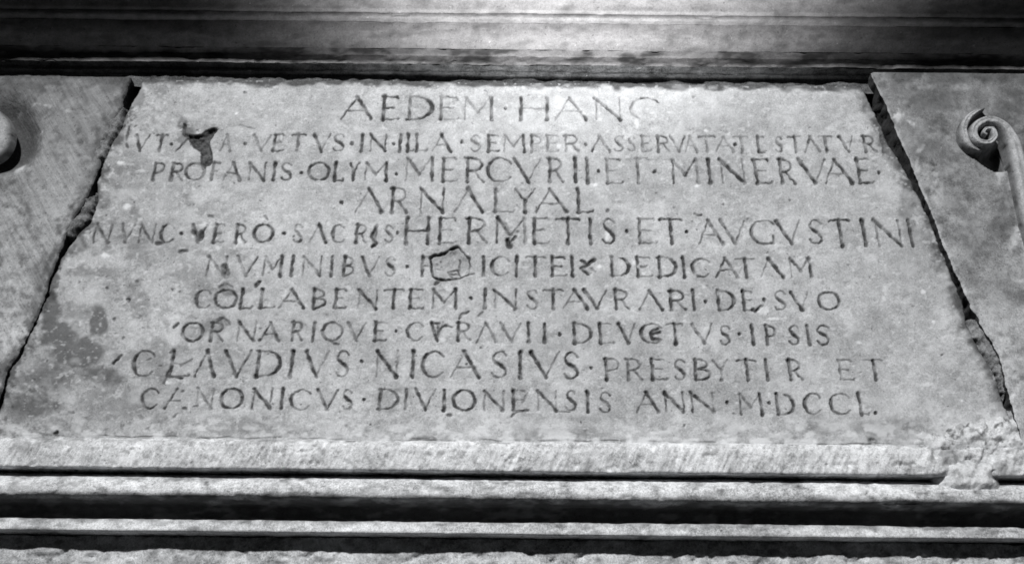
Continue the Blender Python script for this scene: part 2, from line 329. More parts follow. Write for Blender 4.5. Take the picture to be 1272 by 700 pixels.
# free-hand marks: scratches, chips, damaged strokes, accents
for ox, oy, zm, pts, w, s in [
 (140,155,6.36,[(132,10),(125,50),(108,112)],3,.8),(140,155,6.36,[(112,150),(118,175)],3,.7),
 (140,155,6.36,[(565,0),(560,70),(600,100)],4.5,.9),(140,155,6.36,[(1000,0),(1060,20),(1125,30)],1.6,.55),
 (910,155,6.36,[(595,140),(615,100),(640,140)],3,.8),(140,155,6.36,[(20,100),(60,30),(90,0)],3,.6),
 (290,265,6.36,[(245,20),(270,55)],2.6,.6),(290,265,6.36,[(1130,100),(1090,190),(1130,230),(1095,262)],4.2,.95),
 (480,265,6.36,[(940,90),(968,170)],5,.4),(480,265,6.36,[(960,215),(975,262)],8,1.0),(480,265,6.36,[(1025,185),(985,225)],4,.7),(480,265,6.36,[(1010,140),(1045,150)],3,.8),
 (240,305,6.36,[(520,285),(490,312)],4,.9),(230,350,6.36,[(590,0),(555,35)],4,.85),
 (600,305,6.36,[(780,120),(820,150),(775,180),(830,230)],4.2,.8),(600,305,6.36,[(800,170),(880,110)],4.8,.75),(600,305,6.36,[(860,180),(885,210)],2.5,.5),
 (420,350,6.36,[(1030,235),(975,260),(960,290)],3,.75),(420,350,6.36,[(1145,240),(1110,270)],2.6,.6),(420,350,6.36,[(800,0),(770,25)],3,.7),
 (390,390,6.36,[(930,70),(990,75),(975,160)],3.4,.85),(390,390,6.36,[(990,130),(1030,90),(1090,105)],3.6,.9),
 (390,390,6.36,[(1190,0),(1150,35)],3,.7),(210,390,6.36,[(35,100),(70,70)],4,.75),
 (690,390,6.36,[(830,140),(790,150),(750,150),(770,195),(825,205)],4.6,.95),(690,390,6.36,[(760,140),(820,110)],3.6,.85),
 (140,430,6.36,[(5,130),(65,68)],4,.9),(140,430,6.36,[(440,200),(400,290)],3,.8),(140,430,6.36,[(480,130),(540,150),(625,100)],2.4,.5),
 (140,430,6.36,[(500,245),(555,250)],3.2,.85),(140,430,6.36,[(372,152),(382,155)],2.6,.6),(140,430,6.36,[(270,105),(300,95)],3,.6),
 (520,470,6.36,[(735,300),(760,265),(870,245)],3,.8),(520,470,6.36,[(235,290),(255,285)],4.4,.8),(520,470,6.36,[(820,190),(860,120)],3,.5),
 (520,470,6.36,[(1080,255),(1200,262)],2,.6),(160,470,6.36,[(420,100),(432,98)],3,.7),(160,470,6.36,[(425,231),(450,236)],3.2,.8),(160,470,6.36,[(512,222),(540,214)],3.4,.65),
 (160,470,6.36,[(360,300),(385,275)],3,.6),(780,350,6.36,[(985,220),(1010,230),(1060,190)],4.4,.9),(840,265,6.36,[(150,0),(170,20),(200,10)],3.2,.8),
 (100,265,6.36,[(1010,20),(1045,20)],4,.7),(100,265,6.36,[(595,235),(640,230)],4.6,.8),(100,265,6.36,[(780,300),(840,290)],5,.7),
 (100,265,6.36,[(900,150),(935,200),(960,150)],9,.8),(240,305,6.36,[(250,170),(255,225)],11,.55),(160,470,6.36,[(1080,180),(1110,225)],6,.5),
 (230,350,6.36,[(270,40),(320,15),(370,45)],5,.4),(210,390,6.36,[(380,60),(430,30),(470,80)],7,.35),
 (690,390,6.36,[(20,0),(60,0)],1,.2),(880,470,5.78,[(180,250),(190,255)],3,.5)]:
    stroke(zs(ox, oy, zm, pts), w, s, 0, flare=1.0, depth=1.1)
for x, y, r, s in [(304,115,3.4,.85),(52,334,7,.9),(170,350,4,.45),(160,372,5.5,.7),(133,357,3,.8),(213,359,2.5,.8),(222,362,2,.7),(174,393,4,.6),(141,396,5,.5),
                   (70,537,5,.95),(153,419,4,.5),(850,528,3,.8),(398,565,3,.9),(862,120,3,.5),(603,112,2.5,.5),(981,249,2.6,.7),(74,334,3,.6),(598,432,2.6,.8),(460,527,2.2,.7),(1170,441,2.5,.6),(1134,380,2,.6),(1083,546,6,.35),(655,303,1.5,.3)]:
    for q in range(5):
        an = random.uniform(0, 6.28); r2 = r*random.uniform(.15, .5)
        seg_draw((x, y), (x+r2*math.cos(an)*1.3, y+r2*math.sin(an)), r, r*.6, s, 0, 1.0)
# scattered small pits
for q in range(420):
    x = random.uniform(20, 1240); y = random.uniform(112, 540)
    if x > 330 and random.random() < .62: continue
    r = random.uniform(.8, 2.0) if random.random() < .9 else random.uniform(2, 3.4)
    seg_draw((x, y), (x+random.uniform(-2, 2), y+random.uniform(-1, 1)), r, r*.7, random.uniform(.25, .7), 0, .9)
# the inset patch of line six: outline joint and inner cracks
PLUG = zs(500, 295, 10, [(340,250),(400,215),(520,200),(600,150),(685,110),(760,190),(835,270),(835,370),(820,470),(730,500),(640,520),(540,530),(460,520),(380,490),(362,370)])
for i in range(len(PLUG)):
    thick = [4.4,4,3.6,3.4,2.6,2.4,2,1.6,1.8,2.4,2.8,3.8,3.4,3.4,3.8][i]
    stroke([PLUG[i], PLUG[(i+1) % len(PLUG)]], thick, .98 if thick > 1.7 else .6, 0, flare=1.0, depth=1.6)
for pts, w, s in [([(715,265),(710,390),(560,415),(600,480),(640,520)],2.2,.85),([(560,415),(620,455),(700,440)],1.8,.8),([(690,400),(720,480)],1.8,.7),([(470,500),(400,590)],2,.8),
                  ([(820,470),(890,455)],2.2,.6),([(620,170),(600,200)],1.6,.5),([(440,380),(520,410)],1.6,.4),([(470,290),(480,300)],2.5,.6),([(480,360),(485,370)],2.4,.55),([(430,320),(440,325)],2,.5)]:
    stroke(zs(500, 295, 10, pts), w, s, 0, flare=1.0, depth=1.1)

def poly_mask(px, py, poly):
    ins = np.zeros(px.shape, bool); n = len(poly); j = n-1
    for i in range(n):
        xi, yi = poly[i]; xj, yj = poly[j]
        c = ((yi > py) != (yj > py)) & (px < (xj-xi)*(py-yi)/(yj-yi+1e-12)+xi)
        ins ^= c; j = i
    return ins
def poly_dist(px, py, poly, closed=True):
    d = np.full(px.shape, 1e9); n = len(poly)
    for i in range(n if closed else n-1):
        a, b = poly[i], poly[(i+1) % n]
        dx, dy = b[0]-a[0], b[1]-a[1]; t = np.clip(((px-a[0])*dx+(py-a[1])*dy)/(dx*dx+dy*dy+1e-9), 0, 1)
        d = np.minimum(d, np.hypot(px-a[0]-t*dx, py-a[1]-t*dy))
    return d
CAV = zs(210, 145, 10, [(215,205),(300,210),(400,200),(450,150),(560,120),(625,140),(580,210),(520,290),(510,350),(545,450),(550,560),(520,620),(450,630),(390,590),(385,440),(300,390),(250,310)])
def samp(mp, px, py):
    u = np.clip((px-MX0)*SS-.5, 0, MW-1.001); v = np.clip((py-MY0)*SS-.5, 0, MH-1.001)
    iu = u.astype(int); iv = v.astype(int); fu = u-iu; fv = v-iv
    return (mp[iv, iu]*(1-fu)+mp[iv, iu+1]*fu)*(1-fv)+(mp[iv+1, iu]*(1-fu)+mp[iv+1, iu+1]*fu)*fv
def blob(px, py, items, seed=3):
    """ragged stains: (x, y, rx, ry, strength)"""
    s = np.zeros(px.shape)
    wx = px+26*fbm(px/22, py/22, 4, seed); wy = py+26*fbm(px/22+40, py/22, 4, seed+9)
    for x, y, rx, ry, a in items:
        s = np.maximum(s, a*(1-sst(.45, 1.15, np.hypot((wx-x)/rx, (wy-y)/ry))))
    return s*(.55+.9*(fbm(px/7, py/7, 4, seed+5)+.5))

# joint lines (photograph coordinates, on the wall plane)
PL = [(180,80),(173,109),(159,135),(147,162),(128,200),(120,227),(121,250),(112,276),(95,292),(78,318),(64,345),(59,368),(45,399),(23,444),(11,460),(3,495),(-14,548),(-22,570)]
PR = [(1058,80),(1072,111),(1088,142),(1099,169),(1118,200),(1138,234),(1156,272),(1170,310),(1180,333),(1196,374),(1201,399),(1218,437),(1236,461),(1244,492),(1254,519),(1263,548),(1270,570)]
SL = [(164,80),(161,100),(153,122),(151,134),(141,150),(126,178),(123,195),(124,203),(116,226),(103,250),(88,275),(74,312),(60.5,345),(56,368),(41,400),(19,445),(8,458),(-1,495),(-18,548),(-26,570)]
SR = [(1079,80),(1084,94),(1102,131),(1119,173),(1136,210),(1153,251),(1179,317),(1186,333),(1208,382),(1225,410),(1242,440),(1250,471),(1260,506),(1271,548),(1277,570)]
def edge_fn(poly, p):
    a = np.array(poly, float); X, Z = unproj(a[:, 0], a[:, 1], p)
    o = np.argsort(Z); return lambda z: np.interp(z, Z[o], X[o])

def slab_mesh(name, left, right, rows, ncols, p, hfun, mat, rag=0.0022, seed=1, thick=.05, parent=None, split=False, edge_r=2.5e-3, free=(1, 1)):
    fl, fr = left, right
    Z = rows; nr = len(Z)
    s = np.linspace(0, 1, ncols)
    xl = fl(Z)+(free[0]*(rag*1.7*fbm(Z*90, Z*0+seed, 4, seed)+rag*.9*fbm(Z*420, Z*0+seed, 3, seed+21))); xr = fr(Z)+(free[1]*(rag*1.7*fbm(Z*90, Z*0+seed+7, 4, seed+3)+rag*.9*fbm(Z*420, Z*0+seed, 3, seed+22)))
    X = xl[:, None]+(xr-xl)[:, None]*s[None, :]; ZZ = np.repeat(Z[:, None], ncols, 1)
    h, at = hfun(X, ZZ)
    de = np.minimum(np.where(free[0], (X-xl[:, None]), 9), np.where(free[1], (xr[:, None]-X), 9))
    er = edge_r*(1+1.6*np.clip(fbm(ZZ*70, X*30, 3, seed+11)+.15, 0, 1))
    h = h-er*(1-np.clip(de/er, 0, 1))**2*.9
    P = p+h
    co = np.stack([X, -P, ZZ], -1).reshape(-1, 3)
    quads = gridq(nr, ncols, flip=(Z[0] > Z[-1]))
    # skirt all round, going back into the wall
    ring = np.concatenate([np.arange(ncols), np.arange(1, nr)*ncols+ncols-1, (nr-1)*ncols+np.arange(ncols-2, -1, -1), np.arange(nr-2, 0, -1)*ncols])
    NS = 7; layers = []
    nrx = np.zeros(len(ring)); nrx[ncols:ncols+nr-1] = 1; nrx[ncols+nr-1+ncols-1:] = -1
    base = co[ring].copy(); sm = base[:, 0].copy()
    for _ in range(12): sm = np.where(nrx != 0, (np.roll(sm, 1)+sm+np.roll(sm, -1))/3, base[:, 0])
    for li in range(NS):
        t = li/(NS-1); L_ = base.copy(); L_[:, 1] = base[:, 1]+(thick-p-base[:, 1])*t
        L_[:, 0] = base[:, 0]*(1-min(1, 3*t))+sm*min(1, 3*t)-nrx*(.0035*min(1, 4*t)*(.4+2*fbm(base[:, 2]*130, L_[:, 1]*130, 4, seed+31)))
        layers.append(L_)
    nb = len(co); nl = len(ring); kk = np.arange(nl); k2 = np.roll(kk, -1)
    sk = np.concatenate([np.stack([nb+li*nl+kk, nb+(li+1)*nl+kk, nb+(li+1)*nl+k2, nb+li*nl+k2], -1) for li in range(NS-1)])
    if not Z[0] > Z[-1]: sk = sk[:, ::-1]
    attrs = {k: np.concatenate([v.reshape(-1), np.full(NS*nl, .93 if k == 'grime_shade' else 0)]) for k, v in at.items() if k != 'id'}  # skirt coloured near black, standing in for shade inside the joints
    allco = np.concatenate([co]+layers)
    if not split:
        return mesh_np(name, allco, np.concatenate([quads, sk]), mat, parent, attrs)
    # every cut letter (and the patch) becomes a mesh of its own
    idv = at['id'].reshape(-1)
    fid = idv[quads]; q = np.where(fid.max(1) > 0, fid.max(1), 0)
    root = mesh_np(name, allco, np.concatenate([quads[q == 0], sk]), mat, parent, attrs)
    parts = {}
    order = np.argsort(q, kind='stable'); qs = q[order]
    st = np.searchsorted(qs, np.arange(1, qs.max()+2))
    for k in range(1, qs.max()+1):
        f = quads[order[st[k-1]:st[k]]]
        if len(f) == 0: continue
        u, inv = np.unique(f, return_inverse=True)
        nm = 'inset_patch' if k == NLET+1 else ('interpunct' if letters[k-1][1] == '.' else 'engraved_letter')
        parts[k] = mesh_np(nm, allco[u], inv.reshape(-1, 4), mat, root, {a: v[u] for a, v in attrs.items()})
    return root

# ------------------------------------------------------------------ the setting: wall core behind the joints
xw = 1.6
co = np.array([[-xw, .07, -1.0], [xw, .07, -1.0], [xw, .07, 1.2], [-xw, .07, 1.2]])
tag(mesh_np('wall', co, [[0, 1, 2, 3]], M_wall, smooth=False), kind='structure')

# ------------------------------------------------------------------ inscribed slab
rowspx = np.arange(103, 549.5, 0.9)
zrows = np.array([rowz(y) for y in rowspx])
def h_panel(X, Z):
    px, py = proj(X, Z, 0.0)
    qx = px+2.6*fbm(px/5, py/5, 3, 11)+0.6*fbm(px/1.7, py/1.7, 2, 13); qy = py+2.6*fbm(px/5+7, py/5, 3, 12)+0.6*fbm(px/1.7+5, py/1.7, 2, 14)
    g = samp(groove, qx, qy); gr = samp(grim, qx, qy)
    h = -g*0.0016
    h = h+0.0034*fbm(X*7, Z*7, 3, 21)+.0007*fbm(X*60, Z*60, 3, 24)+0.0005*fbm(X*160, Z*160, 3, 22)
    h = h-0.0009*sst(.12, .32, fbm(X*60, Z*60, 4, 23))
    ragx = px+3*fbm(px/4, py/4, 3, 31); ragy = py+3*fbm(px/4+9, py/4, 3, 32)
    cav = poly_mask(ragx, ragy, CAV); cd_ = poly_dist(px, py, CAV)
    ci = np.where(cav, sst(0, 3.5, cd_), 0)
    h = h-ci*(.0055+.010*fbm(px/5, py/5, 5, 33))
    shal = sst(16, 0, np.hypot((px-243)/1.1, (py-158)/.8))      # spalled hollow above the cavity
    h = h-.003*shal
    pm = poly_mask(px, py, PLUG); pd = poly_dist(px, py, PLUG)
    h = np.where(pm, h-.0008-.0030*sst(0, 7, pd)*(.5+.5*(px-530)/50)-.003*fbm(px/9, py/9, 4, 35), h)
    # chipped spall below letter C of the first line and others
    pale = np.zeros(px.shape)
    for x, y, rx, ry, a in [(791,153,3,8,.5),(158,257,5,4,.75),(150,202,5,2.5,.7),(131,317,5,3.5,.75),(294,141,2.6,2,.9),(503,461,6,16,.35),(755,293,4,6,.8),(948,386,8,5,.6),(960,396,10,2,.7),
                            (745,331,3,3,.8),(788,327,2.6,3,.8),(793,331,2.6,2.4,.8),(800,341,3,2,.5),(1065,507,10,8,.45),(740,230,3,2.5,.8),(866,231,3,2.5,.8),(877,162,3,2,.7),(299,300,4,4,.6),(560,405,8,4,.4),(550,422,5,4,.5),
                            (208,475,4,3,.7),(640,260,3,3,.4),(1160,400,2.6,2.6,.8),(1147,363,3,3,.7),(1098,372,4,4,.5),(1066,426,4,3,.7),(1150,478,14,3,.4),(1195,498,2,2,.7),(271,308,3,3,.5),(255,278,5,3,.45),(470,220,4,4,.35),(694,182,3,3,.5)]:
        pale = np.maximum(pale, a*(1-sst(.4, 1.3, np.hypot((px-x)/rx, (py-y)/ry)+1.3*fbm(px/3, py/3, 3, 41))))
    low = sst(505, 545, py+22*fbm(px/40, py/40, 3, 51))
    pale = np.maximum(pale, low*sst(-.05, .2, fbm(px/14, py/9, 5, 52))*.6)
    pale = np.maximum(pale, .35*sst(.13, .3, fbm(px/5, py/4, 4, 54))); pale = np.maximum(pale, .22*sst(.05, .3, fbm(px/24, py/16, 5, 56)))
    pale = np.maximum(pale, sst(1030, 1230, px)*sst(470, 540, py)*sst(-.05, .15, fbm(px/9, py/9, 5, 53))*.6)
    gr = gr*(.86+1.1*fbm(px/6, py/6, 3, 55))
    halo = .12*sst(0, .5, samp(grim_b, px, py))                 # dirt rubbed in round the strokes
    stains = blob(px, py, [(95,440,44,24,.8),(75,415,32,16,.75),(122,466,42,16,.5),(40,500,44,22,.55),(75,535,50,10,.3),(68,385,16,36,.75),(120,400,10,26,.6),(190,440,30,18,.3),(60,470,46,24,.5),
                                   (95,300,20,14,.6),(285,358,16,10,.4),(236,162,12,8,.4),(260,410,40,14,.35),(1080,552,14,10,.5),(980,546,16,9,.55),(135,352,12,20,.3),(520,545,60,6,.45),(200,300,70,40,.22),(1140,330,40,60,.12),
                                   (150,500,70,30,.3),(300,530,60,12,.3),(700,535,80,10,.3),(1020,530,30,14,.3),(1130,250,14,60,.35),(1185,350,12,40,.4),(240,230,60,10,.15),(255,352,30,10,.25),(1100,535,60,16,.35)], 61)
    stains = np.clip(stains*1.35, 0, .78); stains = np.maximum(stains, .46*sst(.0, .22, fbm(px/34, py/26, 7, 72, .62))*(.4+.75*sst(500, 60, px)))
    stains = np.maximum(stains, .42*sst(.06, .26, fbm(px/8, py/7, 6, 73))*(.35+.75*sst(420, 80, px)+.4*sst(480, 540, py)))
    stains = np.maximum(stains, .16*sst(-.1, .3, fbm(px/90, py/70, 4, 74))+.14*sst(360, 60, px))
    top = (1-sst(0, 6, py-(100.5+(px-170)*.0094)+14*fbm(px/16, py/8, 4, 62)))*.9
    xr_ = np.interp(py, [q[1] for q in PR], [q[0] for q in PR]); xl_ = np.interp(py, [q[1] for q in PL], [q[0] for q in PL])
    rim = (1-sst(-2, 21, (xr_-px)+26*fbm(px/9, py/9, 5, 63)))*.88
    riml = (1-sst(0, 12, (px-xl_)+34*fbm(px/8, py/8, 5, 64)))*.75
    rough = blob(px, py, [(1205,395,12,14,.85),(1222,420,20,12,.6),(1190,300,8,20,.4),(1240,480,16,26,.5)], 65)
    cavg = np.where(cav, .93+.3*fbm(px/6, py/6, 3, 66), 0)*sst(-.5, .7, cd_)
    cg2 = blob(px, py, [(228,168,8,5,.5),(232,160,6,16,.55),(262,160,16,6,.3)], 67)
    plug = np.where(pm, .12+.1*fbm(px/6, py/6, 3, 68), 0)
    jn = .85*(1-sst(0, 1.6, np.abs(py-(546.2+(px-636)*.0094+5*fbm(px/26, px*0, 4, 70)))))*sst(-.18, .1, fbm(px/20, px*0+3, 4, 71))
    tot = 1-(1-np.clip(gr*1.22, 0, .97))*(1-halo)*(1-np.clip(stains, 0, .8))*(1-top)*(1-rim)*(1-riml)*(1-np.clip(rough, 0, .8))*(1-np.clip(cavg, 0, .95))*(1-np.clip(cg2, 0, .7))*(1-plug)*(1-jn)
    pale = pale*(1-np.clip(gr, 0, 1))*(1-cavg.clip(0, 1))
    iu = np.clip(((qx-MX0)*SS).astype(int), 0, MW-1); iv = np.clip(((qy-MY0)*SS).astype(int), 0, MH-1)
    idm = gid[iv, iu].copy(); idm[g < .04] = 0
    idm = np.where(pm & (pd > .9), NLET+1, idm)
    h = h+.0006*pale
    return h, {'grime_shade': np.clip(tot, 0, .97), 'pale': np.clip(pale, 0, .9), 'id': idm}
# blurred copy of the dirt map for the halo
def boxblur(a, r):
    for ax in (0, 1):
        c = np.cumsum(np.pad(a, [(r+1, r) if i == ax else (0, 0) for i in (0, 1)], mode='edge'), axis=ax, dtype=np.float64)
        a = (np.take(c, range(2*r+1, c.shape[ax]), ax)-np.take(c, range(0, c.shape[ax]-2*r-1), ax))/(2*r+1)
    return a.astype(np.float32)
grim_b = boxblur(boxblur(grim, 5), 5)
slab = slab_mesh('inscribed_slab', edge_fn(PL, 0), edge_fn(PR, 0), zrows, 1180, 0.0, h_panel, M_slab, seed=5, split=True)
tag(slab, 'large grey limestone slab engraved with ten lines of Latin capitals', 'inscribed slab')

# ------------------------------------------------------------------ side slabs with their scrolls
rows2 = np.array([rowz(y) for y in np.arange(101.5, 552, 1.7)]); rows3 = np.array([rowz(y) for y in np.arange(89.5, 552, 1.8)])
pL, pR = 0.002, 0.007
def h_left(X, Z):
    px, py = proj(X, Z, pL)
    u = (px*.83+py*.5)
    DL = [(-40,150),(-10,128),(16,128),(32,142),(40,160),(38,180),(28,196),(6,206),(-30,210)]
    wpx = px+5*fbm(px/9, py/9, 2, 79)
    dll = sst(-20, 14, np.where(poly_mask(wpx, py, DL), poly_dist(wpx, py, DL), -poly_dist(wpx, py, DL)))  # hollow, darkened below to paint the scroll tip's cast shadow
    h = -.022*dll+.0014*fbm(X*10, Z*10, 3, 81)+.0006*fbm(u/2.2, (py-px*.6)/40, 3, 82)-.0012*sst(.15, .35, fbm(X*55, Z*55, 4, 83))
    st = blob(px, py, [(150,104,22,10,.45),(95,120,30,8,.3),(20,115,30,10,.3),(45,335,10,8,.6),(50,360,12,40,.55),(60,320,12,20,.5),(20,385,22,16,.25),(20,170,30,34,.2),(110,230,14,20,.25),(24,176,26,34,.4),(5,110,20,10,.4)], 84)  # stains, plus shadow painted beside the scroll tip
    st = np.maximum(st, .5*sst(.04, .28, fbm(px/9, py/8, 6, 171))+.25*sst(.05, .3, fbm(px/3, py/3, 4, 172)))
    xs = np.interp(py, [q[1] for q in SL], [q[0] for q in SL])
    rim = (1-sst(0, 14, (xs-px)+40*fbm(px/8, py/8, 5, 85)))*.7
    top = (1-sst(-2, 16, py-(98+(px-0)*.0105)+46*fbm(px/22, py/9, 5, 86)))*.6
    pale = blob(px, py, [(30,420,40,30,.5),(10,400,26,24,.5),(15,210,14,8,.5),(60,134,60,3,.4),(48,160,4,4,.7),(96,258,4,3,.5),(15,345,14,10,.3)], 87)*sst(-.1, .2, fbm(px/6, py/6, 4, 88))
    return h, {'grime_shade': np.clip(1-(1-st.clip(0, .8))*(1-rim)*(1-top)*(1-.9*dll)*(1-.50*(1-sst(120, 400, py+70*fbm(px/40, py/40, 4, 77)))), 0, .95), 'pale': pale.clip(0, .7)}  # colour also darkens towards the top
zl = lambda z: np.full(np.shape(z), -1.05)
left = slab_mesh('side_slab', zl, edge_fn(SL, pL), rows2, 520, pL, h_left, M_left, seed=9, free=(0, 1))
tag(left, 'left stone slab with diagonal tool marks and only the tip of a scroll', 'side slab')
def h_right(X, Z):
    px, py = proj(X, Z, pR)
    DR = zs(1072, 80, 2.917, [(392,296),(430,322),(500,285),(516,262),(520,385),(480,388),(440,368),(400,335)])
    drl = sst(-1, 4, np.where(poly_mask(px+4*fbm(px/6, py/6, 2, 89), py, DR), poly_dist(px, py, DR), -poly_dist(px, py, DR)))  # hollow under the spiral, darkened below to paint its shadow
    h = -.022*drl+.0018*fbm(X*12, Z*12, 4, 91)-.0014*sst(.1, .32, fbm(X*48, Z*48, 4, 92))+.0005*fbm(X*150, Z*150, 3, 93)
    st = blob(px, py, [(1160,125,40,16,.5),(1130,110,26,8,.45),(1250,140,22,18,.55),(1150,180,20,18,.4),(1215,300,34,34,.45),(1250,270,16,40,.5),(1190,260,20,18,.25),(1250,360,40,40,.3),(1262,120,20,16,.5),(1205,345,22,20,.35),(1180,210,10,18,.3)], 94)
    st = np.maximum(st, .5*sst(.0, .3, fbm(px/15, py/12, 7, 181, .65))+.25*sst(.05, .3, fbm(px/3, py/3, 4, 182)))
    xs = np.interp(py, [q[1] for q in SR], [q[0] for q in SR])
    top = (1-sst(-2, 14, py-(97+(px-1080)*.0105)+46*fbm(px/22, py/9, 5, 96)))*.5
    pale = blob(px, py, [(1112,145,10,12,.6),(1135,152,16,5,.6),(1140,200,6,26,.3),(1160,215,24,10,.35),(1165,240,14,14,.35),(1240,215,10,20,.4),(1205,265,8,4,.5),(1240,470,30,40,.4),(1230,430,30,30,.3),(1265,300,6,30,.4)], 97)*sst(-.12, .2, fbm(px/6, py/6, 4, 98))
    pale = np.maximum(pale, .22*sst(.0, .3, fbm(px/16, py/12, 7, 183, .65)))
    arris = .4*(1-sst(0, 2.2, px-xs))  # light on the slab's edge painted as a pale line
    low = sst(480, 540, py)*sst(-.1, .2, fbm(px/9, py/9, 4, 99))*.6
    return h, {'grime_shade': np.clip(1-(1-st.clip(0, .8))*(1-top)*(1-.8*drl)*(1-.50*(1-sst(120, 430, py+90*fbm(px/40, py/40, 4, 78)))), 0, .95), 'pale': np.maximum(np.maximum(pale, arris), low).clip(0, .8)}  # colour also darkens towards the top
zr = lambda z: np.full(np.shape(z), 1.05)
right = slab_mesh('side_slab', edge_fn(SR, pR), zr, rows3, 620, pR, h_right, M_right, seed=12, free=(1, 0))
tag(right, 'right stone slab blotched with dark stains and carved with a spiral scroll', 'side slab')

def sweep(name, pts, p0, mat, parent, mirror=None, nsec=22, seed=0):
    """rounded band carved along a path: pts (px, py, width px, height m)"""
    a = np.array(pts, float)
    t = np.arange(len(a)); tt = np.linspace(0, len(a)-1, (len(a)-1)*10+1)
    def cr(v):
        i = np.clip(tt.astype(int), 0, len(a)-2); f = tt-i
        g = lambda k: v[np.clip(i+k, 0, len(a)-1)]
        return .5*((2*g(0))+(-g(-1)+g(1))*f+(2*g(-1)-5*g(0)+4*g(1)-g(2))*f*f+(-g(-1)+3*g(0)-3*g(1)+g(2))*f**3)
    px, py, wd, ht = cr(a[:, 0]), cr(a[:, 1]), cr(a[:, 2]), cr(a[:, 3])
    if mirror is not None: px = mirror-px
    X, Z = unproj(px, py, p0+ht*.85)
    sc = np.hypot(*(np.array(unproj(px+1, py, p0))-np.array(unproj(px, py, p0))))
    W = wd*sc/2*1.1
    dx = np.gradient(X); dz = np.gradient(Z); L = np.hypot(dx, dz)+1e-9; nx, nz = -dz/L, dx/L
    k = np.linspace(-1, 1, nsec)
    pro = np.where(np.abs(k) > .999, 0, np.sqrt(np.clip(1-np.abs(k)**3.2, 0, 1)))     # steep sides, softly domed face
    pro = pro-.07*np.exp(-(k/.3)**2)                                            # shallow flute along the band
    XX = X[:, None]+nx[:, None]*W[:, None]*k[None, :]; ZZ = Z[:, None]+nz[:, None]*W[:, None]*k[None, :]
    PP = p0-.006+(ht[:, None]+.006)*pro[None, :]+(.0030*fbm(XX*70, ZZ*70, 4, seed)+.0016*fbm(XX*300, ZZ*300, 3, seed+2))*pro[None, :]
    co = np.stack([XX, -PP, ZZ], -1).reshape(-1, 3)
    q = gridq(len(X), nsec, flip=(mirror is not None))
    px2, py2 = proj(XX, ZZ, PP)
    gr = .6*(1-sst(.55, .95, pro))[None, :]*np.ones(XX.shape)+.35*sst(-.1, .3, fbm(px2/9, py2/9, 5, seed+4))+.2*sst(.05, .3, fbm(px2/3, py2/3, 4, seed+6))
    # close the two ends
    tris = []
    c0 = np.array([[X[0], -(p0-.006), Z[0]], [X[-1], -(p0-.006), Z[-1]]]); nb = len(co)
    for j in range(nsec-1):
        tris.append((nb, j+1, j)); b = (len(X)-1)*nsec; tris.append((nb+1, b+j, b+j+1))
    if mirror is not None: tris = [t_[::-1] for t_ in tris]
    return mesh_np(name, np.concatenate([co, c0]), q, mat, parent, {'grime_shade': np.concatenate([gr.ravel(), [.5, .5]]), 'pale': np.zeros(nb+2)}, tris=np.array(tris))
Z7 = lambda L: [(1072+x/2.917, 80+y/2.917, w_/2.917, h_) for x, y, w_, h_ in L]
band = Z7([(800,1130,110,.010),(740,950,100,.011),(690,800,88,.012),(640,650,76,.013),(605,520,66,.015),(584,420,60,.017),(566,330,56,.019),(544,262,50,.021),(504,214,44,.022),(454,199,40,.022),(414,218,36,.022),(403,250,33,.021),(422,278,30,.020),(458,282,27,.019),(480,260,24,.018),(470,235,20,.017),(449,231,17,.017),(438,245,15,.017),(449,255,12,.016)])
leaf = Z7([(440,161,3,.008),(414,168,18,.013),(385,190,28,.015),(367,230,30,.016),(375,270,30,.016),(398,298,24,.014),(430,312,9,.009)])
mir = 1190+19.5
sweep('scroll_band', band, pR, M_vol, right, None, seed=3)
sweep('scroll_leaf', leaf, pR, M_vol, right, None, seed=8)
sweep('scroll_band', band, pL, M_vol, left, mir-8, seed=4)
lobe = [(1237,130,6,.007),(1224,138,26,.010),(1212,149,34,.011),(1208,166,38,.012),(1211,182,34,.011),(1222,192,22,.009),(1236,196,6,.007)]
sweep('scroll_leaf', lobe, pL, M_vol, left, mir-9, seed=9)

# ------------------------------------------------------------------ mouldings: profiles swept along the wall
def moulding(name, prof, mat, parent=None, x0=-1.5, x1=1.5, nx=1500, rag=.0012, fn=None, seed=0, step=.0016, closed=True):
    """prof: list of (p, z) running along the profile"""
    P = np.array(prof, float); seg = np.hypot(*np.diff(P, axis=0).T); cum = np.concatenate([[0], np.cumsum(seg)])
    keep = list(cum)
    s = []
    for i in range(len(seg)):
        n = max(1, int(seg[i]/step)); s += list(cum[i]+(cum[i+1]-cum[i])*np.arange(n)/n)
    s.append(cum[-1]); s = np.array(s)
    p = np.interp(s, cum, P[:, 0]); z = np.interp(s, cum, P[:, 1])
    tp = np.gradient(p, s); tz = np.gradient(z, s); L = np.hypot(tp, tz)+1e-9
    npn, nz = -tz/L, tp/L           # outward normal in (p,z) for a profile running downwards
    X = np.linspace(x0, x1, nx)
    XX = np.repeat(X[None, :], len(s), 0); SSs = np.repeat(s[:, None], nx, 1)
    d = rag*2.0*fbm(XX*35, SSs*60+seed, 4, seed)+rag*1.0*fbm(XX*150, SSs*150+seed, 3, seed+3)+rag*1.5*fbm(XX*6, SSs*4, 2, seed+8)
    PP = p[:, None]+npn[:, None]*d; ZZ = z[:, None]+nz[:, None]*d
    px, py = proj(XX, ZZ, PP)
    gr = np.zeros(XX.shape); pl = np.zeros(XX.shape)
    if fn: dP, gr, pl = fn(px, py, XX, SSs, s[-1]); PP = PP+dP
    co = np.stack([XX, -PP, ZZ], -1).reshape(-1, 3)
    return mesh_np(name, co, gridq(len(s), nx, flip=True), mat, parent, {'grime_shade': gr.clip(0, .97), 'pale': pl.clip(0, .9)})

